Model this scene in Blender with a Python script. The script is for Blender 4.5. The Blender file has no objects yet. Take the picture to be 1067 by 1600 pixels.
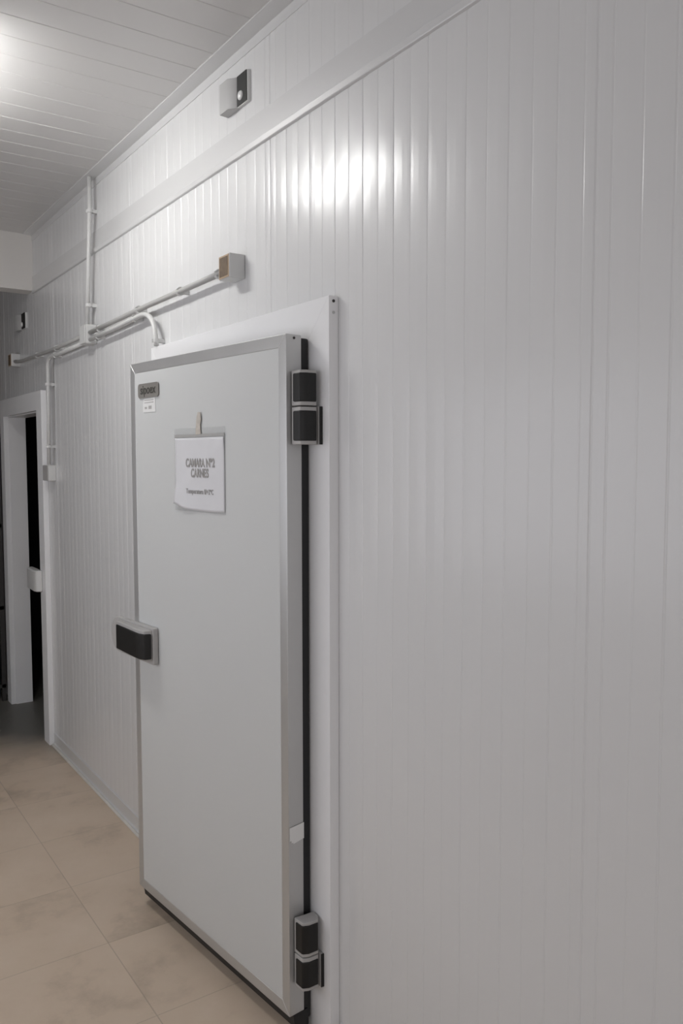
import bpy, bmesh, math, random
from mathutils import Vector, Matrix
random.seed(4)
scene = bpy.context.scene
COL = scene.collection

# ------------------------------------------------------------------ camera
F_PX, YAW, PITCH, ROLL, CAM_D, CAM_H = 1271.35, 0.6004, 0.0668, -0.0012, 1.1947, 1.6
cy, sy = math.cos(YAW), math.sin(YAW)
fw = Vector((sy*math.cos(PITCH), cy*math.cos(PITCH), -math.sin(PITCH)))
rt0 = Vector((cy, -sy, 0)); up0 = rt0.cross(fw)
rt = rt0*math.cos(ROLL) + up0*math.sin(ROLL); up = -rt0*math.sin(ROLL) + up0*math.cos(ROLL)
cd = bpy.data.cameras.new('camera'); cam = bpy.data.objects.new('camera', cd); COL.objects.link(cam)
cd.sensor_fit = 'VERTICAL'; cd.sensor_height = 36; cd.sensor_width = 24; cd.lens = F_PX*36/1600
cd.clip_start = 0.02
cam.matrix_world = Matrix(((rt.x, up.x, -fw.x, -CAM_D), (rt.y, up.y, -fw.y, 0), (rt.z, up.z, -fw.z, CAM_H), (0, 0, 0, 1)))
scene.camera = cam

# ------------------------------------------------------------------ world, view, large light
w = bpy.data.worlds.new('world'); scene.world = w; w.use_nodes = True
w.node_tree.nodes['Background'].inputs[0].default_value = (0.55, 0.6, 0.7, 1)
w.node_tree.nodes['Background'].inputs[1].default_value = 0.05
vs = scene.view_settings
vs.view_transform = 'Standard'; vs.look = 'None'; vs.gamma = 1; vs.use_curve_mapping = False; vs.exposure = 0.42

def area(name, loc, rot, sx, sy_, power, color):
    l = bpy.data.lights.new(name, 'AREA'); l.shape = 'RECTANGLE'; l.size = sx; l.size_y = sy_
    l.energy = power; l.color = color
    o = bpy.data.objects.new(name, l); COL.objects.link(o); o.location = loc; o.rotation_euler = rot
    return o
WALL_L, WALL_B, CEIL = -2.3, -2.2, 2.842
TUBE_STRENGTH = 56.0
# daylight falling through the window of the opposite wall
area('window_daylight', (WALL_L-0.02, 2.45, 1.5), (0, -math.pi/2, 0), 1.1, 3.5, 17, (0.93, 0.935, 1.0))
# fill light added behind the camera, set in an assumed, unseen window
area('back_fill_light', (-1.5, WALL_B-0.02, 1.2), (math.pi/2, 0, 0), 1.2, 1.5, 15.5, (0.95, 0.95, 1.0))

# ------------------------------------------------------------------ materials
def mat(name, color, rough=0.5, metal=0.0, spec=0.5, noise=0.0, nscale=20, bump=0.0, coat=0.0, emit=None):
    m = bpy.data.materials.new(name); m.use_nodes = True; nt = m.node_tree; b = nt.nodes['Principled BSDF']
    b.inputs['Base Color'].default_value = (*color, 1); b.inputs['Roughness'].default_value = rough
    b.inputs['Metallic'].default_value = metal; b.inputs['Specular IOR Level'].default_value = spec
    b.inputs['Coat Weight'].default_value = coat
    if emit:
        b.inputs['Emission Color'].default_value = (*emit[0], 1); b.inputs['Emission Strength'].default_value = emit[1]
    if noise or bump:
        tc = nt.nodes.new('ShaderNodeTexCoord'); n = nt.nodes.new('ShaderNodeTexNoise')
        n.inputs['Scale'].default_value = nscale; n.inputs['Detail'].default_value = 5
        nt.links.new(tc.outputs['Object'], n.inputs['Vector'])
        if noise:
            r = nt.nodes.new('ShaderNodeMix'); r.data_type = 'RGBA'
            r.inputs[6].default_value = (*[c*(1-noise) for c in color], 1)
            r.inputs[7].default_value = (*[min(1, c*(1+noise)) for c in color], 1)
            nt.links.new(n.outputs['Fac'], r.inputs[0]); nt.links.new(r.outputs[2], b.inputs['Base Color'])
        if bump:
            bp = nt.nodes.new('ShaderNodeBump'); bp.inputs['Strength'].default_value = bump; bp.inputs['Distance'].default_value = 0.002
            nt.links.new(n.outputs['Fac'], bp.inputs['Height']); nt.links.new(bp.outputs['Normal'], b.inputs['Normal'])
    return m

def panel_mat(name, color, rough, wav=1.0):
    """painted sheet panel: very slight waviness between the ribs"""
    m = mat(name, color, 0.5, spec=0.5, coat=0.6); m.node_tree.nodes['Principled BSDF'].inputs['Coat Roughness'].default_value = rough; nt = m.node_tree; b = nt.nodes['Principled BSDF']
    tc = nt.nodes.new('ShaderNodeTexCoord'); mp = nt.nodes.new('ShaderNodeMapping')
    mp.inputs['Scale'].default_value = (1, 9, 0.9)
    n = nt.nodes.new('ShaderNodeTexNoise'); n.inputs['Scale'].default_value = 2.2; n.inputs['Detail'].default_value = 1.5
    bp = nt.nodes.new('ShaderNodeBump'); bp.inputs['Strength'].default_value = 0.5*wav; bp.inputs['Distance'].default_value = 0.0035
    n2 = nt.nodes.new('ShaderNodeTexNoise'); n2.inputs['Scale'].default_value = 1.3; n2.inputs['Detail'].default_value = 6
    mx = nt.nodes.new('ShaderNodeMix'); mx.data_type = 'RGBA'
    mx.inputs[6].default_value = (*[c*0.96 for c in color], 1); mx.inputs[7].default_value = (*[c*1.03 for c in color], 1)
    L = nt.links
    L.new(tc.outputs['Object'], mp.inputs['Vector']); L.new(mp.outputs[0], n.inputs['Vector'])
    L.new(n.outputs['Fac'], bp.inputs['Height']); L.new(bp.outputs['Normal'], b.inputs['Normal'])
    L.new(tc.outputs['Object'], n2.inputs['Vector']); L.new(n2.outputs['Fac'], mx.inputs[0]); L.new(mx.outputs[2], b.inputs['Base Color'])
    return m

M = {}
M['wall'] = panel_mat('white_lacquered_panel', (0.68, 0.68, 0.68), 0.22, 1.4)
M['ceil'] = panel_mat('ceiling_panel', (0.60, 0.59, 0.58), 0.30, 0.6)
M['trim'] = mat('white_lacquered_trim', (0.63, 0.63, 0.63), 0.4, spec=0.5, coat=0.9); M['trim'].node_tree.nodes['Principled BSDF'].inputs['Coat Roughness'].default_value = 0.22
M['frame'] = mat('white_door_frame', (0.84, 0.84, 0.845), 0.35, noise=0.03, nscale=4)
M['leaf'] = mat('grey_white_leaf_skin', (0.60, 0.61, 0.605), 0.45, noise=0.02, nscale=3, bump=0.05)
M['alu'] = mat('anodised_aluminium', (0.56, 0.56, 0.555), 0.38, metal=0.65, noise=0.04, nscale=10)
M['gasket'] = mat('black_rubber', (0.012, 0.012, 0.013), 0.55, noise=0.1)
M['black'] = mat('black_plastic', (0.013, 0.0125, 0.012), 0.45, spec=0.35, noise=0.1, bump=0.1, nscale=200)
M['greypl'] = mat('grey_plastic', (0.42, 0.41, 0.40), 0.45, noise=0.05)
M['pvcdark'] = mat('darker_grey_conduit', (0.40, 0.395, 0.385), 0.45, noise=0.05)  # darker copy of the conduit grey
M['sensorgrey'] = mat('light_grey_light_body', (0.47, 0.47, 0.465), 0.45, noise=0.03)
M['pvc'] = mat('grey_pvc_conduit', (0.60, 0.60, 0.59), 0.4, noise=0.03)  # paler copy; the lit look of the curved conduit is in this colour
M['boxwhite'] = mat('white_box_plastic', (0.62, 0.62, 0.61), 0.4, noise=0.03)
M['brown'] = mat('brown_recess', (0.13, 0.09, 0.055), 0.6, noise=0.6, nscale=60)
M['rim'] = mat('tan_rim', (0.42, 0.31, 0.21), 0.6, noise=0.1)
M['screw'] = mat('dark_screw', (0.06, 0.055, 0.05), 0.4, metal=0.6, noise=0.1)
M['paper'] = mat('printer_paper', (0.68, 0.68, 0.70), 0.6, noise=0.04, nscale=7)
M['ink'] = mat('grey_ink', (0.33, 0.32, 0.31), 0.7, noise=0.1)
M['plate'] = mat('taupe_nameplate', (0.21, 0.20, 0.185), 0.45, noise=0.05)
M['darkink'] = mat('dark_lettering', (0.05, 0.048, 0.04), 0.5, noise=0.1)
M['sticker'] = mat('white_sticker', (0.78, 0.78, 0.77), 0.5, noise=0.02)
M['tape'] = mat('yellowed_tape', (0.52, 0.48, 0.43), 0.5, noise=0.3, nscale=90)
M['sleeve'] = mat('clear_sleeve_film', (0.66, 0.67, 0.67), 0.15, noise=0.02)
nt = M['sleeve'].node_tree; nt.nodes['Principled BSDF'].inputs['Alpha'].default_value = 0.15
M['lens'] = mat('white_sensor_dome', (0.75, 0.75, 0.74), 0.25, noise=0.05)
M['sealant'] = mat('white_sealant', (0.62, 0.60, 0.56), 0.6, noise=0.15, nscale=25)
M['dark'] = mat('unlit_room_tone', (0.05, 0.052, 0.055), 0.8, noise=0.1)  # near-black colour puts the darkness of the unlit rooms into their walls
M['plaster'] = mat('plaster', (0.72, 0.70, 0.67), 0.7, noise=0.04, nscale=3)
M['rack'] = mat('black_rack_metal', (0.03, 0.028, 0.027), 0.5, noise=0.1)
M['crate'] = mat('dark_crate_plastic', (0.02, 0.02, 0.02), 0.5, noise=0.1)
M['crateedge'] = mat('dark_grey_crate_rim', (0.08, 0.08, 0.078), 0.5, noise=0.1)
M['tube'] = mat('fluorescent_tube', (1, 1, 1), 0.4, emit=((1.0, 0.995, 0.975), TUBE_STRENGTH))

def floor_mat():
    m = bpy.data.materials.new('beige_floor_tiles'); m.use_nodes = True; nt = m.node_tree; L = nt.links; N = nt.nodes
    b = N['Principled BSDF']; b.inputs['Roughness'].default_value = 0.42; b.inputs['Specular IOR Level'].default_value = 0.4
    tc = N.new('ShaderNodeTexCoord'); sp = N.new('ShaderNodeSeparateXYZ'); L.new(tc.outputs['Object'], sp.inputs[0])
    T = 0.4256
    def math_(op, a, bb=None, c=None):
        n = N.new('ShaderNodeMath'); n.operation = op
        for i, v in enumerate((a, bb, c)):
            if v is None: continue
            if isinstance(v, (int, float)): n.inputs[i].default_value = v
            else: L.new(v, n.inputs[i])
        return n.outputs[0]
    xs = math_('DIVIDE', math_('ADD', sp.outputs[0], 0.3696+10*T), T); ys = math_('DIVIDE', math_('ADD', sp.outputs[1], 20*T-2.1463), T)
    def groove(v, wd):
        f = math_('FRACT', v); d = math_('ABSOLUTE', math_('SUBTRACT', f, 0.5)); return math_('GREATER_THAN', d, 0.5-wd)
    g = math_('MAXIMUM', groove(xs, 0.0045), math_('MULTIPLY', groove(ys, 0.0045), 0.8))
    cell = N.new('ShaderNodeCombineXYZ'); L.new(math_('FLOOR', xs), cell.inputs[0]); L.new(math_('FLOOR', ys), cell.inputs[1])
    wn = N.new('ShaderNodeTexWhiteNoise'); L.new(cell.outputs[0], wn.inputs['Vector'])
    off = N.new('ShaderNodeVectorMath'); off.operation = 'MULTIPLY_ADD'; L.new(wn.outputs['Color'], off.inputs[0]); off.inputs[1].default_value = (5, 5, 5); L.new(tc.outputs['Object'], off.inputs[2])
    n1 = N.new('ShaderNodeTexNoise'); n1.inputs['Scale'].default_value = 3.5; n1.inputs['Detail'].default_value = 8; n1.inputs['Roughness'].default_value = 0.62; L.new(off.outputs[0], n1.inputs['Vector'])
    cr = N.new('ShaderNodeValToRGB'); L.new(n1.outputs['Fac'], cr.inputs[0])
    e = cr.color_ramp.elements; e[0].position = 0.3; e[0].color = (0.40, 0.325, 0.25, 1); e[1].position = 0.68; e[1].color = (0.60, 0.495, 0.39, 1)
    e2 = cr.color_ramp.elements.new(0.46); e2.color = (0.56, 0.455, 0.35, 1)
    mx = N.new('ShaderNodeMix'); mx.data_type = 'RGBA'; L.new(math_('MULTIPLY', g, 0.4), mx.inputs[0]); L.new(cr.outputs[0], mx.inputs[6]); mx.inputs[7].default_value = (0.22, 0.18, 0.14, 1)
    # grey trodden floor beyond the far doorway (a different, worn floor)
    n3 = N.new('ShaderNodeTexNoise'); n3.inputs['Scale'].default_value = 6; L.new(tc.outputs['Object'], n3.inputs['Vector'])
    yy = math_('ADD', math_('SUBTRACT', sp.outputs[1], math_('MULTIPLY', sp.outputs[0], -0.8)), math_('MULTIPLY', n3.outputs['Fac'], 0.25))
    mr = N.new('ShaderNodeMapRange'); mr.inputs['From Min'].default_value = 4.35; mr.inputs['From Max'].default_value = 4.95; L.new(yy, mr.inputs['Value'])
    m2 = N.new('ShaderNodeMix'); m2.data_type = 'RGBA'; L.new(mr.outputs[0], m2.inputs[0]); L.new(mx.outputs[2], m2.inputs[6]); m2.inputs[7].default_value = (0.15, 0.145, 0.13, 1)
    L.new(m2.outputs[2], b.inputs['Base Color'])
    bp = N.new('ShaderNodeBump'); bp.inputs['Strength'].default_value = 0.3; bp.inputs['Distance'].default_value = 0.001
    L.new(math_('SUBTRACT', math_('MULTIPLY', n1.outputs['Fac'], 0.3), g), bp.inputs['Height']); L.new(bp.outputs[0], b.inputs['Normal'])
    return m
M['floor'] = floor_mat()

# ------------------------------------------------------------------ mesh helpers
def obj(name, bm, m, parent=None, smooth=False, bevel=0.0, seg=2):
    bmesh.ops.recalc_face_normals(bm, faces=bm.faces)
    me = bpy.data.meshes.new(name); bm.to_mesh(me); bm.free()
    o = bpy.data.objects.new(name, me); COL.objects.link(o)
    me.materials.append(m)
    if smooth:
        for p in me.polygons: p.use_smooth = True
    if bevel:
        md = o.modifiers.new('bevel', 'BEVEL'); md.width = bevel; md.segments = seg; md.limit_method = 'ANGLE'; md.angle_limit = math.radians(40)
        for p in me.polygons: p.use_smooth = True
        wn = o.modifiers.new('wn', 'WEIGHTED_NORMAL'); wn.keep_sharp = False
    if parent: o.parent = parent
    return o
def box(bm, x0, x1, y0, y1, z0, z1):
    vs_ = [bm.verts.new((x, y, z)) for x in (x0, x1) for y in (y0, y1) for z in (z0, z1)]
    for f in ((0, 1, 3, 2), (4, 6, 7, 5), (0, 4, 5, 1), (2, 3, 7, 6), (0, 2, 6, 4), (1, 5, 7, 3)):
        bm.faces.new([vs_[i] for i in f])
def bx(*a):
    bm = bmesh.new(); box(bm, *a); return bm
def prism(pts, z0, z1, bm=None, axis='z'):
    bm = bm or bmesh.new()
    def P(a, b, c): return {'z': (a, b, c), 'y': (a, c, b), 'x': (c, a, b)}[axis]
    lo = [bm.verts.new(P(x, y, z0)) for x, y in pts]; hi = [bm.verts.new(P(x, y, z1)) for x, y in pts]
    n = len(pts); bm.faces.new(lo[::-1]); bm.faces.new(hi)
    for i in range(n): bm.faces.new((lo[i], lo[(i+1) % n], hi[(i+1) % n], hi[i]))
    return bm
def tube(bm, pts, r, n=14):
    pts = [Vector(p) for p in pts]; rings = []
    d0 = (pts[1]-pts[0]).normalized(); u = d0.orthogonal().normalized()
    for i, p in enumerate(pts):
        d = ((pts[min(i+1, len(pts)-1)]-p).normalized() + (p-pts[max(i-1, 0)]).normalized()).normalized()
        u = (u - d*u.dot(d)).normalized(); v = d.cross(u)
        rings.append([bm.verts.new(p+(u*math.cos(2*math.pi*k/n)+v*math.sin(2*math.pi*k/n))*r) for k in range(n)])
    for a, b in zip(rings, rings[1:]):
        for k in range(n): bm.faces.new((a[k], a[(k+1) % n], b[(k+1) % n], b[k]))
    bm.faces.new(rings[0][::-1]); bm.faces.new(rings[-1])
    return bm
def struct(name, bm, m, parent=None, **k):
    o = obj(name, bm, m, parent, **k)
    if not parent: o['kind'] = 'structure'
    return o
def tag(o, label=None, cat=None, group=None):
    if label: o['label'] = label
    if cat: o['category'] = cat
    if group: o['group'] = group
    return o
def thing(name, label, cat, loc=(0, 0, 0), rot=(0, 0, 0), group=None):
    o = bpy.data.objects.new(name, None); COL.objects.link(o); o.location = loc; o.rotation_euler = rot
    o.empty_display_size = 0.05
    return tag(o, label, cat, group)
def text_mesh(name, body, size, m, parent, loc, rot, bold=0.0, sx=1.0, align='CENTER'):
    c = bpy.data.curves.new(name+'_curve', 'FONT'); c.body = body; c.size = size; c.align_x = align; c.align_y = 'CENTER'
    c.offset = bold; c.extrude = 0.0002
    t = bpy.data.objects.new(name+'_tmp', c); COL.objects.link(t)
    bpy.context.view_layer.update()
    me = bpy.data.meshes.new_from_object(t.evaluated_get(bpy.context.evaluated_depsgraph_get()))
    bpy.data.objects.remove(t); me.name = name
    o = bpy.data.objects.new(name, me); COL.objects.link(o); me.materials.clear(); me.materials.append(m)
    o.parent = parent; o.location = loc; o.rotation_euler = rot; o.scale = (sx, 1, 1)
    return o

# ------------------------------------------------------------------ structure: right wall (ribbed sandwich panels)
PITCH_R = 0.1215; G0 = 0.921
def rib_profile(y0, y1):
    """list of (y, x) across the panel sheet; x<0 is towards the room"""
    P = []
    k = math.floor((y0-G0)/(PITCH_R/2))
    gs = []
    while True:
        y = G0 + k*PITCH_R/2
        if y > y1: break
        if y >= y0+0.004 and y <= y1-0.004: gs.append((y, k % 2 == 0, 0))
        k += 1
    for j in range(-4, 12):
        y = 0.955 + 1.1505*j
        if y0+.01 < y < y1-.01: gs.append((y, True, 1))
    gs.sort()
    P.append((y0, 0.0)); last = y0
    for y, major, joint in gs:
        hw, d = (0.0030, 0.0009) if major else (0.0026, 0.0005)
        if joint: hw, d = 0.0032, 0.0014
        if y-hw <= last+0.002: continue
        a, b = last, y-hw
        for t in (0.15, 0.5, 0.85): P.append((a+(b-a)*t, -0.0006*(1-(2*t-1)**2)))
        P += [(y-hw, 0.0), (y-hw*0.3, d), (y+hw*0.3, d), (y+hw, 0.0)]; last = y+hw
    P.append((y1, 0.0)); return P
def rib_wall(bm, y0, y1, z0, z1, x0=0.0):
    P = rib_profile(y0, y1); nz = max(1, int((z1-z0)/0.6)); cols = []
    for y, x in P: cols.append([bm.verts.new((x0+x, y, z0+(z1-z0)*k/nz)) for k in range(nz+1)])
    for a, b in zip(cols, cols[1:]):
        for k in range(nz): bm.faces.new((a[k], b[k], b[k+1], a[k+1]))
DO = (1.87, 2.86, 0.0, 1.90)      # near cold-room opening  y0 y1 z0 z1
FO = (4.69, 5.50, 0.0, 1.862)     # far opening
bm = bmesh.new()
YE = 7.4
rib_wall(bm, WALL_B, DO[0], 0, CEIL); rib_wall(bm, DO[0], DO[1], DO[3], CEIL); rib_wall(bm, DO[1], FO[0], 0, CEIL)
rib_wall(bm, FO[0], FO[1], FO[3], CEIL); rib_wall(bm, FO[1], YE, 0, CEIL)
bmesh.ops.recalc_face_normals(bm, faces=bm.faces)
TW = 0.10   # panel thickness
for (a, b, c, d) in ((WALL_B, DO[0], 0, CEIL), (DO[0], DO[1], DO[3], CEIL), (DO[1], FO[0], 0, CEIL), (FO[0], FO[1], FO[3], CEIL), (FO[1], YE, 0, CEIL)):
    box(bm, 0.006, TW, a, b, c, d)
w_right = struct('wall_right', bm, M['wall'])
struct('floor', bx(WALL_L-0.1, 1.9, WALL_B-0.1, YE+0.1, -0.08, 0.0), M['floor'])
# ceiling: boards running across the room
bm = bmesh.new()
cyk = [y for y in (WALL_B + i*0.1215 for i in range(90)) if y < YE]
prof = []
OFFC = 2.2420
k0 = math.floor((WALL_B-OFFC)/0.1215); y = OFFC + k0*0.1215
prof.append((WALL_B, 0.0))
kk = k0
while y < YE-0.01:
    if y > WALL_B+0.02:
        hw = 0.0028 if kk % 2 == 0 else 0.0024; d = 0.0018
        prof += [(y-hw, 0.0), (y-hw*.3, d), (y+hw*.3, d), (y+hw, 0.0)]
    y += 0.1215; kk += 1
prof.append((YE, 0.0))
cols = [[bm.verts.new((x, yy, CEIL+d)) for x in (WALL_L, -1.0, 0.0)] for yy, d in prof]
for a, b in zip(cols, cols[1:]):
    for k in range(2): bm.faces.new((a[k], b[k], b[k+1], a[k+1]))
box(bm, WALL_L, 0.0, WALL_B, YE, CEIL+0.005, CEIL+0.08)
struct('ceiling', bm, M['ceil'])
# other walls
bm = bmesh.new()
WN = (0.65, 4.25, 0.9, 2.1)  # window opening in the left wall
for a in ((WALL_B, WN[0], 0, CEIL), (WN[1], YE, 0, CEIL), (WN[0], WN[1], 0, WN[2]), (WN[0], WN[1], WN[3], CEIL)):
    box(bm, WALL_L-0.1, WALL_L, *a)
struct('wall_left', bm, M['plaster'])
bm = bmesh.new()
for a in ((WALL_L, -2.13, 0, CEIL), (-0.87, 0.0, 0, CEIL), (-2.13, -0.87, 0, 0.42), (-2.13, -0.87, 1.98, CEIL)):
    box(bm, a[0], a[1], WALL_B-0.1, WALL_B, a[2], a[3])
struct('wall_back', bm, M['plaster'])
bm = bmesh.new()
for a in ((-2.13, -2.09, .42, 1.98), (-.91, -.87, .42, 1.98), (-2.09, -.91, .42, .46), (-2.09, -.91, 1.94, 1.98), (-1.52, -1.48, .46, 1.94)):
    box(bm, a[0], a[1], WALL_B+.001, WALL_B+.03, a[2], a[3])
struct('window_added_back', bm, M['trim'])  # unseen window added to hold the back fill light
struct('wall_front', bx(WALL_L, 0.0, YE, YE+0.1, 0, CEIL), mat('shade_darkened_plaster', (0.16, 0.15, 0.135), 0.8, noise=0.05, nscale=3))  # end wall darkened in its colour to read as an unlit corridor
# window frame (out of the picture, lets the daylight in)
bm = bmesh.new()
for a in ((WN[0], WN[1], WN[2], WN[2]+.04), (WN[0], WN[1], WN[3]-.04, WN[3]), (WN[0], WN[0]+.04, WN[2], WN[3]), (WN[1]-.04, WN[1], WN[2], WN[3]), (1.73, 1.77, WN[2], WN[3])):
    box(bm, WALL_L+0.001, WALL_L+0.03, *a)
struct('window_1', bm, M['trim'])
# crossbeam
struct('trim_1', bx(WALL_L, 0.0, 4.80, 4.92, 2.535, CEIL), M['plaster'])['label'] = 'pale crossbeam under the far ceiling'
# dark rooms behind both doors
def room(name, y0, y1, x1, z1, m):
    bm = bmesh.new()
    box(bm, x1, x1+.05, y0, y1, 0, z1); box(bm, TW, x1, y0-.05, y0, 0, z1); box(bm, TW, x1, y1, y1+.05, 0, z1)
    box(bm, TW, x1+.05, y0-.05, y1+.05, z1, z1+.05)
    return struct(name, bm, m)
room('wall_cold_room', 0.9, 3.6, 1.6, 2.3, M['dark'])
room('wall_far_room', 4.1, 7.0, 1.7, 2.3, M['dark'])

# ceiling cove, band with bead, skirting
bm = bmesh.new(); C = 0.028
cove = [(0, CEIL-0.034), (-0.003, CEIL-0.034), (-0.0035, CEIL-0.0045), (-0.050, CEIL-0.0035), (-0.0525, CEIL-0.0025), (-0.0525, CEIL), (0, CEIL)]
prism(cove, WALL_B, 4.80, bm, axis='y')
struct('trim_2', bm, M['trim'])['label'] = 'white angle strip along the joint of wall and ceiling'
bm = bmesh.new()
pr = [(0.0, 2.612), (-0.0045, 2.611), (-0.0045, 2.537)]
pr += [(-0.0085, 2.5368), (-0.0098, 2.5355), (-0.0088, 2.5205), (-0.0075, 2.5185), (0.0, 2.517)]
prism(pr, WALL_B, 4.80, bm, axis='y')
struct('trim_3', bm, M['trim'])['label'] = 'flat white wall band with a rounded bead along its lower edge'
bm = bmesh.new()
for a, b in ((WALL_B, 1.745), (2.985, 4.575)):
    prism([(0, 0), (-0.014, 0), (-0.010, 0.012), (-0.006, 0.016), (-0.006, 0.068), (0, 0.072)], a, b, bm, axis='y')
o = struct('baseboard_right', bm, M['trim'])
for a, b in ((2.985, 4.575), (WALL_B, 1.745)):
    struct('sealant', tube(bmesh.new(), [(-0.015, a, 0.003), (-0.015, b, 0.003)], 0.007, 8), M['sealant'], o)

# ------------------------------------------------------------------ near door frame
fr = bpy.data.objects.new('door_1', None); COL.objects.link(fr); fr['kind'] = 'structure'; fr.location = (0, 0, 0)
FY0, FY1, FZ = 1.757, 2.975, 2.0134
X0 = -0.03
struct('door_jamb', prism([(FY0, 0), (DO[0], 0), (DO[0], DO[3]), (FY0, FZ)], X0, -0.0006, axis='x'), M['frame'], fr, bevel=0.001)
struct('door_jamb', prism([(FY1, 0), (DO[1], 0), (DO[1], DO[3]), (FY1, FZ)], X0, -0.0006, axis='x'), M['frame'], fr, bevel=0.001)
struct('door_header', prism([(FY0, FZ), (DO[0], DO[3]), (DO[1], DO[3]), (FY1, FZ)], X0, -0.0006, axis='x'), M['frame'], fr, bevel=0.001)
bm = bmesh.new()
box(bm, -0.0006, TW+.01, DO[0]-.003, DO[0]+.012, 0, DO[3]); box(bm, -0.0006, TW+.01, DO[1]-.012, DO[1]+.003, 0, DO[3]); box(bm, -0.0006, TW+.01, DO[0], DO[1], DO[3]-.012, DO[3]+.003)
struct('door_lining', bm, M['frame'], fr)
def screw(parent, x, y, z, axis='y', r=0.004):
    bm = bmesh.new(); d = {'y': (0, -0.0016, 0), 'x': (-0.0016, 0, 0), 'z': (0, 0, 0.0016)}[axis]
    tube(bm, [(x, y, z), (x+d[0], y+d[1], z+d[2])], r, 12)
    return struct('screw', bm, M['screw'], parent)
screw(fr, -0.016, FY0-.0002, FZ-.013); s2 = screw(fr, -0.016, FY0-.0002, FZ-.042); s2.data.materials[0] = M['alu']

# ------------------------------------------------------------------ near door leaf (ajar)
A2 = Vector((-0.108, 1.841)); B2 = Vector((-0.1949, 2.749)); U = (B2-A2).normalized(); W = (B2-A2).length
ANG = math.atan2(-U.x, U.y)     # rotation about z from +y
leaf = thing('cold_room_door_leaf', 'grey white cold room door leaf with aluminium edging, standing slightly ajar', 'door', (A2.x, A2.y, 0), (0, 0, ANG))
# local axes: +y along leaf from hinge edge to latch edge, -x out to the room
T = 0.05; Z0, Z1 = 0.068, 1.921
e = 0.034
struct_leaf = obj('door_panel', bx(0.0012, T, e-.004, W-e+.004, Z0+e-.004, Z1-e+.004), M['leaf'], leaf)
def miter(name, pts, x0, x1):
    return obj(name, prism(pts, x0, x1, axis='x'), M['alu'], leaf, bevel=0.0018)
EP = 0.0
miter('edge_profile', [(0, Z0), (e, Z0+e), (e, Z1-e), (0, Z1)], 0, T)
miter('edge_profile', [(W, Z0), (W, Z1), (W-e, Z1-e), (W-e, Z0+e)], 0, T)
miter('edge_profile', [(0, Z1), (e, Z1-e), (W-e, Z1-e), (W, Z1)], 0, T)
miter('edge_profile', [(0, Z0), (W, Z0), (W-e, Z0+e), (e, Z0+e)], 0, T)
# gasket ring behind the leaf, wiper seal below
G1 = 0.0772
bm = bmesh.new()
def ring(bm, x0, x1, m0, m1, zt, zb):
    box(bm, x0, x1, m0, m0+.03, zb, zt); box(bm, x0, x1, W-m0-.03, W-m0, zb, zt)
    box(bm, x0, x1, m0+.03, W-m0-.03, zt-.03, zt)
ring(bm, T, G1, 0.004, 0, Z1-.006, 0.035)
obj('rubber_gasket', bm, M['gasket'], leaf, bevel=0.005)
bm = prism([(0.012, Z0), (T+.012, Z0), (T+.014, 0.012), (T-.008, 0.004), (0.018, 0.03)], 0.0, W-.006, axis='y')
obj('bottom_seal', bm, M['gasket'], leaf)
screw(leaf, 0.026, 0.022, Z1-.0004, 'z', 0.003)
sc = obj('screw', tube(bmesh.new(), [(0.026, 0, Z1-.009), (0.026, -0.0015, Z1-.009)], 0.0035, 12), M['screw'], leaf)
# worn white sticker wrapping the hinge edge
bm = bmesh.new()
n = 8; va = []
for i in range(n+1):
    t = i/n; xx = 0.002 + 0.048*t
    va.append((xx, 0.602+0.004*t, 0.553+0.009*t-(0.0 if t > .2 else -(0.2-t)*0.06)))
for (x_, zt_, zb_), (x2, zt2, zb2) in zip(va, va[1:]):
    box(bm, x_, x2, -0.0022, -0.0016, zb_, zt_)
obj('edge_sticker', bm, M['sticker'], leaf)['label'] = 'rectangular white sticker on the hinge edge of the leaf'
# nameplate
def rrect(y0, y1, z0, z1, r, n=5):
    P = []
    for cy_, cz, a0 in ((y1-r, z1-r, 0), (y0+r, z1-r, 90), (y0+r, z0+r, 180), (y1-r, z0+r, 270)):
        for k in range(n+1):
            a = math.radians(a0+90*k/n); P.append((cy_+r*math.cos(a), cz+r*math.sin(a)))
    return P
npl = obj('nameplate', prism(rrect(0.703, 0.850, 1.800, 1.848, 0.012), -0.003, 0.0008, axis='x'), M['plate'], leaf)
RX = (math.pi/2, 0, -math.pi/2)   # text facing -x, reading towards -y (left to right seen from the room)
text_mesh('nameplate_lettering', 'sipoex', 0.042, M['darkink'], npl, (-0.0034, 0.777, 1.826), RX, 0.0008, 0.98)
st = obj('sticker', prism([(0.73, 1.752), (0.818, 1.752), (0.820, 1.778), (0.812, 1.798), (0.732, 1.799)], -0.0004, 0.0008, axis='x'), M['sticker'], leaf)
st['label'] = 'small white sticker below the nameplate'
for zz in (1.792, 1.784):
    obj('printed_line', bx(-0.0009, -0.0004, 0.742, 0.808, zz-.0014, zz+.0014), M['greypl'], st)
obj('printed_mark', bx(-0.0009, -0.0004, 0.790, 0.806, 1.763, 1.770), M['greypl'], st)
obj('printed_mark', bx(-0.0009, -0.0004, 0.757, 0.778, 1.762, 1.773), M['greypl'], st)

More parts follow.
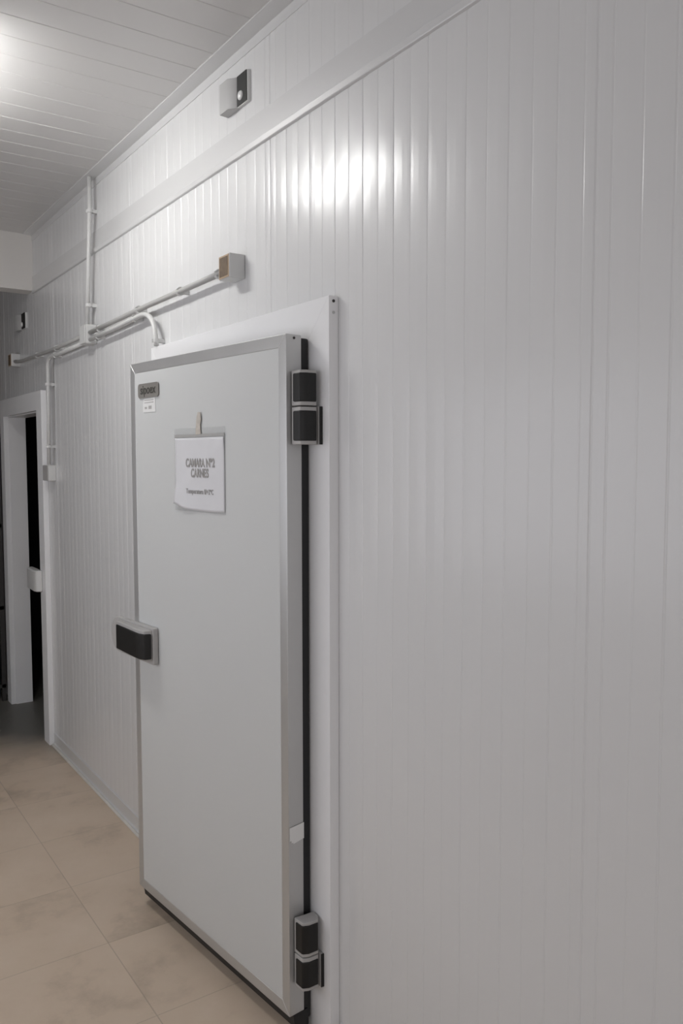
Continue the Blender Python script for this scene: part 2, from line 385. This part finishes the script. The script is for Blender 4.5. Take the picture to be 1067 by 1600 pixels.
# hinges --------------------------------------------------------------------------------
leaf_inv = (Matrix.Translation((A2.x, A2.y, 0)) @ Matrix.Rotation(ANG, 4, 'Z')).inverted()
def hinge(z_top, z_mid, z_bot, label):
    """two knuckles: the upper belongs to the leaf, the lower to the frame"""
    # plan shape in world x,y : a wedge whose ridge points at the room corner
    back = [(-0.096, 1.8395), (-0.058, 1.8355), (-0.034, 1.822)]
    up_poly = [(-0.094, 1.8385), (-0.091, 1.800), (-0.075, 1.793), (-0.045, 1.793), (-0.034, 1.812), (-0.034, 1.8355), (-0.060, 1.8355)]
    h = obj('door_hinge', prism(up_poly, z_mid+.0015, z_top), M['greypl'], leaf, bevel=0.0025)
    h['label'] = label
    h.matrix_parent_inverse = leaf_inv
    capu = [(-0.0955, 1.830), (-0.0935, 1.7985), (-0.076, 1.7905), (-0.046, 1.7905), (-0.0435, 1.800), (-0.07, 1.81)]
    obj('upper_cover', prism(capu, z_mid+.011, z_top-.007), M['black'], h, bevel=0.0035)
    g2 = obj('lower_knuckle', prism(up_poly, z_bot, z_mid-.0015), M['greypl'], h, bevel=0.0025)
    obj('lower_cover', prism(capu, z_bot+.009, z_mid-.011), M['black'], h, bevel=0.0035)
    obj('mounting_plate', bx(-0.040, -0.0305, 1.7895, 1.826, z_bot, z_mid), M['greypl'], h, bevel=0.001)
    obj('plate_edge', bx(-0.0398, -0.0302, 1.7865, 1.7893, z_bot, z_mid), M['black'], h, bevel=0.001)['label'] = 'dark edge of the mounting plate'
    return h
hinge(1.826, 1.733, 1.634, 'upper black and grey hinge joining the ajar door to its white frame')
hinge(0.350, 0.252, 0.158, 'lower black and grey hinge of the ajar door, near the floor')

# latch ------------------------------------------------------------------------------------
pill = []
y0_, y1_, z0_, z1_ = 0.735, 1.065, 0.905, 1.030
r = (z1_-z0_)/2
for k in range(13):
    a = math.radians(90+180*k/12); pill.append((y1_-r*0.9 - math.cos(a)*r*0.9, z0_+r+math.sin(a)*r))
pill += [(y0_+.004, z0_), (y0_, z0_+.004), (y0_, z1_-.004), (y0_+.004, z1_)]
lt = obj('door_latch', prism(pill, -0.020, -0.0005, axis='x'), M['greypl'], leaf, bevel=0.004)
lt['label'] = 'grey latch with black handle on the free edge of the door'
# housing: deep block, slopes back at both ends
hp = [(-0.019, 0.742), (-0.044, 0.752), (-0.050, 0.775), (-0.050, 0.80), (-0.040, 0.975), (-0.019, 1.00)]
obj('housing', prism(hp, 0.921, 1.024), M['greypl'], lt, bevel=0.004)
fp = [(-0.024, 0.738), (-0.047, 0.744), (-0.056, 0.765), (-0.056, 0.80), (-0.046, 0.968), (-0.040, 0.972), (-0.044, 0.80), (-0.036, 0.77), (-0.024, 0.75)]
obj('handle', prism(fp, 0.926, 1.012), M['black'], lt, bevel=0.003)

# paper notice --------------------------------------------------------------------------------
nz = thing('paper_notice', 'white printed notice in a clear sleeve taped to the cold room door', 'notice', (A2.x, A2.y, 0), (0, 0, ANG))
PY0, PY1, PZ0, PZ1 = 0.305, 0.598, 1.440, 1.661
def paper_x(s, t):   # s 0..1 from right(PY0) to left(PY1), t 0..1 up
    d = -0.0016 - 0.0015*math.sin(3*s*math.pi)*(1-t)**2 - 0.012*max(0, (s-0.35))*max(0, 0.32-t)*3.2
    d -= 0.002*math.exp(-((s-0.25-0.35*(1-t))/0.07)**2)*t + 0.0018*math.exp(-((s+1.2*t-1.15)/0.10)**2)
    return d
def paper_z(s, t):
    zb = PZ0 + 0.012*math.exp(-((s-0.97)/0.12)**2) - 0.003*math.sin(s*math.pi*1.4); zt_ = PZ1
    return zb + (zt_-zb)*t
bm = bmesh.new(); N_ = 28
gr = [[bm.verts.new((paper_x(i/N_, j/N_), PY0+(PY1-PY0)*i/N_, paper_z(i/N_, j/N_))) for j in range(N_+1)] for i in range(N_+1)]
for i in range(N_):
    for j in range(N_): bm.faces.new((gr[i][j], gr[i+1][j], gr[i+1][j+1], gr[i][j+1]))
pp = obj('paper_sheet', bm, M['paper'], nz, smooth=True)
md = pp.modifiers.new('solid', 'SOLIDIFY'); md.thickness = 0.0004
def bend(o):   # lay the flat lettering onto the sheet
    mw = o.matrix_basis
    inv = mw.inverted()
    for v in o.data.vertices:
        p = mw @ v.co; s = (p.y-PY0)/(PY1-PY0); t = (p.z-PZ0)/(PZ1-PZ0)
        p.x += paper_x(s, t) - 0.0009; v.co = inv @ p
def serif_text(body, size, z, yc, bold, sx):
    o = text_mesh('lettering', body, size, M['ink'], pp, (0, yc, z), RX, bold, sx); 
    bpy.context.view_layer.update(); bend(o); return o
serif_text('CAMARA N\u00ba2', 0.036, 1.583, 0.443, 0.0012, 0.80)
serif_text('CARNES', 0.036, 1.552, 0.445, 0.0012, 0.78)
serif_text('Temperatura 0/+2\u00baC', 0.0215, 1.4965, 0.445, 0.0003, 0.88)
bm = bmesh.new()
box(bm, -0.0012, -0.0004, PY0-.004, PY1+.006, PZ0-.006, PZ1+.030)
obj('clear_sleeve', bm, M['sleeve'], nz)
obj('sleeve_strip', bx(-0.0024, -0.0012, PY0-.002, PY1+.002, PZ1+.002, PZ1+.011), M['pvcdark'], nz)['label'] = 'grey binding strip along the top of the sleeve'
bm = prism([(0.434, 1.672), (0.466, 1.670), (0.462, 1.700), (0.458, 1.722), (0.450, 1.738), (0.436, 1.736), (0.432, 1.715), (0.438, 1.70)], -0.0034, -0.0026, axis='x')
obj('adhesive_tape', bm, M['tape'], nz)['label'] = 'yellowed strip of tape above the sleeve'

# ------------------------------------------------------------------ far door frame
f2 = bpy.data.objects.new('door_2', None); COL.objects.link(f2); f2['kind'] = 'structure'
struct('door_jamb', bx(X0, -0.0006, 4.583, FO[0], 0, 1.967), M['frame'], f2, bevel=0.0015)
struct('door_jamb', bx(X0, -0.0006, FO[1], 5.60, 0, 1.967), M['frame'], f2, bevel=0.0015)
struct('door_header', bx(X0, -0.0006, FO[0], FO[1], FO[3], 1.967), M['frame'], f2, bevel=0.0015)
bm = bmesh.new()
box(bm, -0.0006, TW+.002, FO[0]-.003, FO[0]+.006, 0, FO[3]); box(bm, -0.0006, TW+.002, FO[1]-.006, FO[1]+.003, 0, FO[3]); box(bm, -0.0006, TW+.002, FO[0], FO[1], FO[3]-.006, FO[3]+.003)
struct('door_lining', bm, M['frame'], f2)
# keeper for the far door
kp = [(-0.030, 4.64), (-0.062, 4.655), (-0.070, 4.69), (-0.066, 4.84), (-0.040, 4.87), (-0.025, 4.86), (-0.025, 4.70), (-0.0302, 4.69)]
ko = obj('door_keeper', prism(kp, 0.855, 0.975), M['boxwhite'], None, bevel=0.012, seg=4)
tag(ko, 'white rounded latch keeper jutting from the frame of the far dark doorway', 'keeper')

# ------------------------------------------------------------------ wall sensor light above near door
def sensor(dy, dz, label, s=1.0):
    t = thing('emergency_light', label, 'light', (0, 2.30+dy, 2.71+dz), group='emergency lights above the doors')
    def P(x, y): return (x, (y-2.30)*s)
    body = [P(-0.0006, 2.372), P(-0.032, 2.368), P(-0.032, 2.312), P(-0.012, 2.288), P(-0.0006, 2.288)]
    obj('body', prism(body, -0.047, 0.044), M['sensorgrey'], t, bevel=0.002)
    obj('side_panel', prism([P(-0.0006, 2.288), P(-0.010, 2.288), P(-0.010, 2.222), P(-0.0006, 2.218)], -0.047, 0.044), M['boxwhite'], t, bevel=0.0015)
    fpan = obj('dark_panel', prism([P(-0.0104, 2.286), P(-0.0125, 2.286), P(-0.0125, 2.226), P(-0.0104, 2.226)], -0.044, 0.044), M['black'], t)
    bm = bmesh.new(); bmesh.ops.create_uvsphere(bm, u_segments=18, v_segments=10, radius=0.012)
    bmesh.ops.scale(bm, vec=(0.55, 1.25, 1.15), verts=bm.verts); bmesh.ops.translate(bm, vec=(-0.013, -0.036, -0.018), verts=bm.verts)
    obj('sensor_dome', bm, M['lens'], fpan, smooth=True)
    return t
sensor(0, 0, 'white wedge-shaped emergency light with black strip, mounted high above the ajar door')
sensor(2.76, -0.315, 'small white emergency light in the gloom above the far dark doorway', 1.35)

# alarm boxes at both ends of the conduit
def alarm(y, z, label, s=1.0):
    t = thing('alarm_box', label, 'alarm box', (0, y, z), group='alarm boxes at the conduit ends')
    h = 0.037; wy = 0.036
    bm = prism([(-0.0006, -wy), (-0.054, -wy), (-0.054, wy), (-0.0006, wy)], -h, h)
    obj('housing', bm, M['boxwhite'], t, bevel=0.003)
    obj('rim', bx(-0.0556, -0.0541, -wy+.004, wy-.003, -h+.003, h-.003), M['rim'], t)
    obj('dark_window', bx(-0.0566, -0.0557, -wy+.009, wy-.008, -h+.008, h-.008), M['brown'], t)
    return t
alarm(2.302, 2.185, 'small grey box with dark brown front at the near end of the wall conduit')
al2 = alarm(5.17, 2.182, 'small grey box with dark front at the far gloomy end of the wall conduit')

# ------------------------------------------------------------------ conduits
R = 0.0098; CX = -0.033
def arc(p0, p1, p2, n=10):
    p0, p1, p2 = map(Vector, (p0, p1, p2))
    return [((1-t)**2)*p0 + 2*t*(1-t)*p1 + t*t*p2 for t in [i/n for i in range(n+1)]]
def conduit(name, pts, label, group='grey conduits on the panelled wall', m='pvc'):
    return tag(obj(name, tube(bmesh.new(), pts, R), M[m], None, smooth=True), label, 'conduit', group)
conduit('conduit', [(CX, 2.340, 2.181), (CX, 2.7, 2.177), (CX, 3.1, 2.174), (CX, 3.4, 2.168), (CX, 3.697, 2.163)],
        'grey conduit from the brown-fronted box to the white junction box', m='pvcdark')
conduit('conduit', [(CX, 3.785, 2.160), (CX, 4.35, 2.153), (CX, 5.00, 2.160), (CX, 5.13, 2.172)],
        'upper grey conduit running from the white junction box to the far alarm box', m='pvcdark')
conduit('conduit', [(CX, 3.697, 2.132), (CX, 3.4, 2.138), (CX, 3.12, 2.147)] + arc((CX, 3.08, 2.149), (CX, 2.925, 2.154), (CX, 2.918, 2.03)) + [(CX, 2.915, 2.0135+.004), (-0.040, 2.93, 1.985)][:1],
        'lower grey conduit curving down behind the top of the ajar door')
conduit('conduit', [(CX, 3.785, 2.128), (CX, 4.2, 2.121), (CX, 4.33, 2.122)] + arc((CX, 4.34, 2.122), (CX, 4.415, 2.124), (CX, 4.415, 2.06)) + [(CX, 4.42, 1.9), (CX, 4.44, 1.565)],
        'grey conduit dropping beside the far door frame to the small switch box')
conduit('conduit', [(CX, 3.66, 2.836), (CX, 3.665, 2.7), (CX, 3.70, 2.45), (CX, 3.735, 2.20)],
        'vertical grey conduit rising from the white junction box to the ceiling')
# junction box
jb = thing('junction_box', 'white square junction box where the grey conduits meet', 'junction box', (0, 3.741, 2.157))
obj('box_body', bx(-0.050, -0.0006, -0.043, 0.043, -0.043, 0.043), M['boxwhite'], jb, bevel=0.004)
obj('lid', bx(-0.056, -0.0505, -0.041, 0.041, -0.041, 0.041), M['boxwhite'], jb, bevel=0.003)
# switch box
sb = thing('switch_box', 'small grey switch box under the conduit beside the far door frame', 'switch box', (0, 4.47, 1.52))
obj('box_body', bx(-0.040, -0.0006, -0.045, 0.055, -0.042, 0.042), M['boxwhite'], sb, bevel=0.003)
obj('cover', bx(-0.045, -0.0405, -0.043, 0.053, -0.040, 0.040), M['greypl'], sb, bevel=0.001)['label'] = 'darker grey cover'
# clips
def clip(y, z, axis, label):
    """spring clip: stem to the wall, open C around the conduit"""
    bm = bmesh.new(); pts = []
    for k in range(13):
        a = math.radians(-150+300*k/12)
        c, s = math.cos(a), math.sin(a)
        pts.append((CX + c*(R+.005), s*(R+.005)))
    def place(x, h, t): return (x, y+t, z+h) if axis == 'y' else (x, y+h, z+t)
    hw = 0.007; th = 0.0022
    cen = CX
    inner = [(cen+(px-cen)*0.72, ph*0.72) for px, ph in pts]
    # rotate so that the opening faces the room (-x)
    L0 = [bm.verts.new(place(px, ph, -hw)) for px, ph in pts]; L1 = [bm.verts.new(place(px, ph, hw)) for px, ph in pts]
    I0 = [bm.verts.new(place(px, ph, -hw)) for px, ph in inner]; I1 = [bm.verts.new(place(px, ph, hw)) for px, ph in inner]
    for k in range(12):
        bm.faces.new((L0[k], L0[k+1], L1[k+1], L1[k])); bm.faces.new((I0[k], I1[k], I1[k+1], I0[k+1]))
        bm.faces.new((L0[k], I0[k], I0[k+1], L0[k+1])); bm.faces.new((L1[k], L1[k+1], I1[k+1], I1[k]))
    for k in (0, 12): bm.faces.new((L0[k], L1[k], I1[k], I0[k]))
    # stem
    if axis == 'y': box(bm, CX+R+.0018, -0.0006, y-hw, y+hw, z-.008, z+.008)
    else: box(bm, CX+R+.0018, -0.0006, y-.008, y+.008, z-hw, z+hw)
    return tag(obj('conduit_clip', bm, M['boxwhite'], None), label, 'clip', 'conduit clips')
clip(2.385, 2.181, 'y', 'plastic clip on the conduit right beside the brown-fronted box')
clip(2.69, 2.177, 'y', 'plastic clip on the single conduit midway between brown-fronted box and the curved conduit')
clip(3.09, 2.174, 'y', 'plastic clip on the upper conduit, above the start of the curved conduit')
clip(3.13, 2.147, 'y', 'plastic clip on the lower conduit just left of its downward curve')
clip(3.57, 2.165, 'y', 'plastic clip on the upper conduit just right of the white junction box')
clip(3.59, 2.134, 'y', 'plastic clip on the lower conduit just right of the white junction box')
clip(4.25, 2.154, 'y', 'plastic clip on the upper conduit above the drop to the switch box')
clip(4.27, 2.121, 'y', 'plastic clip on the lower conduit at the drop to the switch box')
clip(4.62, 2.156, 'y', 'plastic clip on the conduit between the drop and the far alarm box')
clip(3.668, 2.69, 'z', 'plastic clip near the top of the vertical riser conduit')
clip(3.705, 2.285, 'z', 'plastic clip on the riser conduit just above the white junction box')
clip(2.919, 2.035, 'z', 'plastic clip holding the curved conduit just above the door frame')
clip(4.418, 1.985, 'z', 'plastic clip near the top of the conduit beside the far door frame')
clip(4.432, 1.66, 'z', 'plastic clip on the conduit just above the switch box')

# ------------------------------------------------------------------ rack and crates beyond the far doorway
rk = thing('storage_rack', 'black metal rack standing beyond the far doorway at the left picture edge', 'rack', (-0.24, 5.62, 0))
for (x, y) in ((-0.17, 0.0), (0.19, 0.0), (-0.17, 0.75), (0.19, 0.75)):
    obj('post', bx(x-.012, x+.012, y-.012, y+.012, 0, 1.80), M['rack'], rk)
SH = (0.10, 0.62, 1.16, 1.74)
for z in SH: obj('shelf', bx(-0.182, 0.202, -0.012, 0.762, z-.012, z+.012), M['rack'], rk)
obj('back_panel', bx(0.203, 0.207, -0.012, 0.762, 0.1, 1.80), M['rack'], rk)
obj('end_panel', bx(-0.155, 0.175, -0.006, 0.0, 0.70, 1.79), M['rack'], rk)
def crate(z, h, label):
    t = thing('crate', label, 'crate', (-0.23, 5.98, z), group='dark crates on the black rack')
    obj('crate_body', bx(-0.145, 0.145, -0.33, 0.34, 0.0, h), M['crate'], t, bevel=0.006)
    bm = bmesh.new()
    for a in ((-.155, .155, -.34, -.328), (-.155, .155, .34, .352), (-.155, -.143, -.328, .34), (.143, .155, -.328, .34)):
        box(bm, a[0], a[1], a[2], a[3], h-.02, h+.002)
    obj('crate_rim', bm, M['crateedge'], t)
    return t
crate(0.1125, 0.20, 'dark crate on the lowest shelf of the black rack')
crate(0.3150, 0.20, 'dark crate stacked on another crate at the bottom of the black rack')
crate(0.6325, 0.24, 'dark crate on the second shelf of the black rack')

# ------------------------------------------------------------------ ceiling lamp (just outside the picture, seen mirrored in the wall)
LX, LY = -0.82, 2.90
lamp = thing('ceiling_lamp', 'fluorescent ceiling fitting whose glare shows on the glossy wall', 'lamp', (LX, LY, CEIL))
obj('lamp_housing', bx(-0.06, 0.06, -0.36, 0.36, -0.045, -0.001), M['boxwhite'], lamp, bevel=0.004)
for dx in (-0.03, 0.03):
    obj('lamp_tube', tube(bmesh.new(), [(dx, -0.33, -0.066), (dx, 0.33, -0.066)], 0.013, 12), M['tube'], lamp, smooth=True)
for dy in (-0.343, 0.343):
    obj('tube_holder', bx(-0.05, 0.05, dy-.012, dy+.012, -0.09, -0.045), M['boxwhite'], lamp)
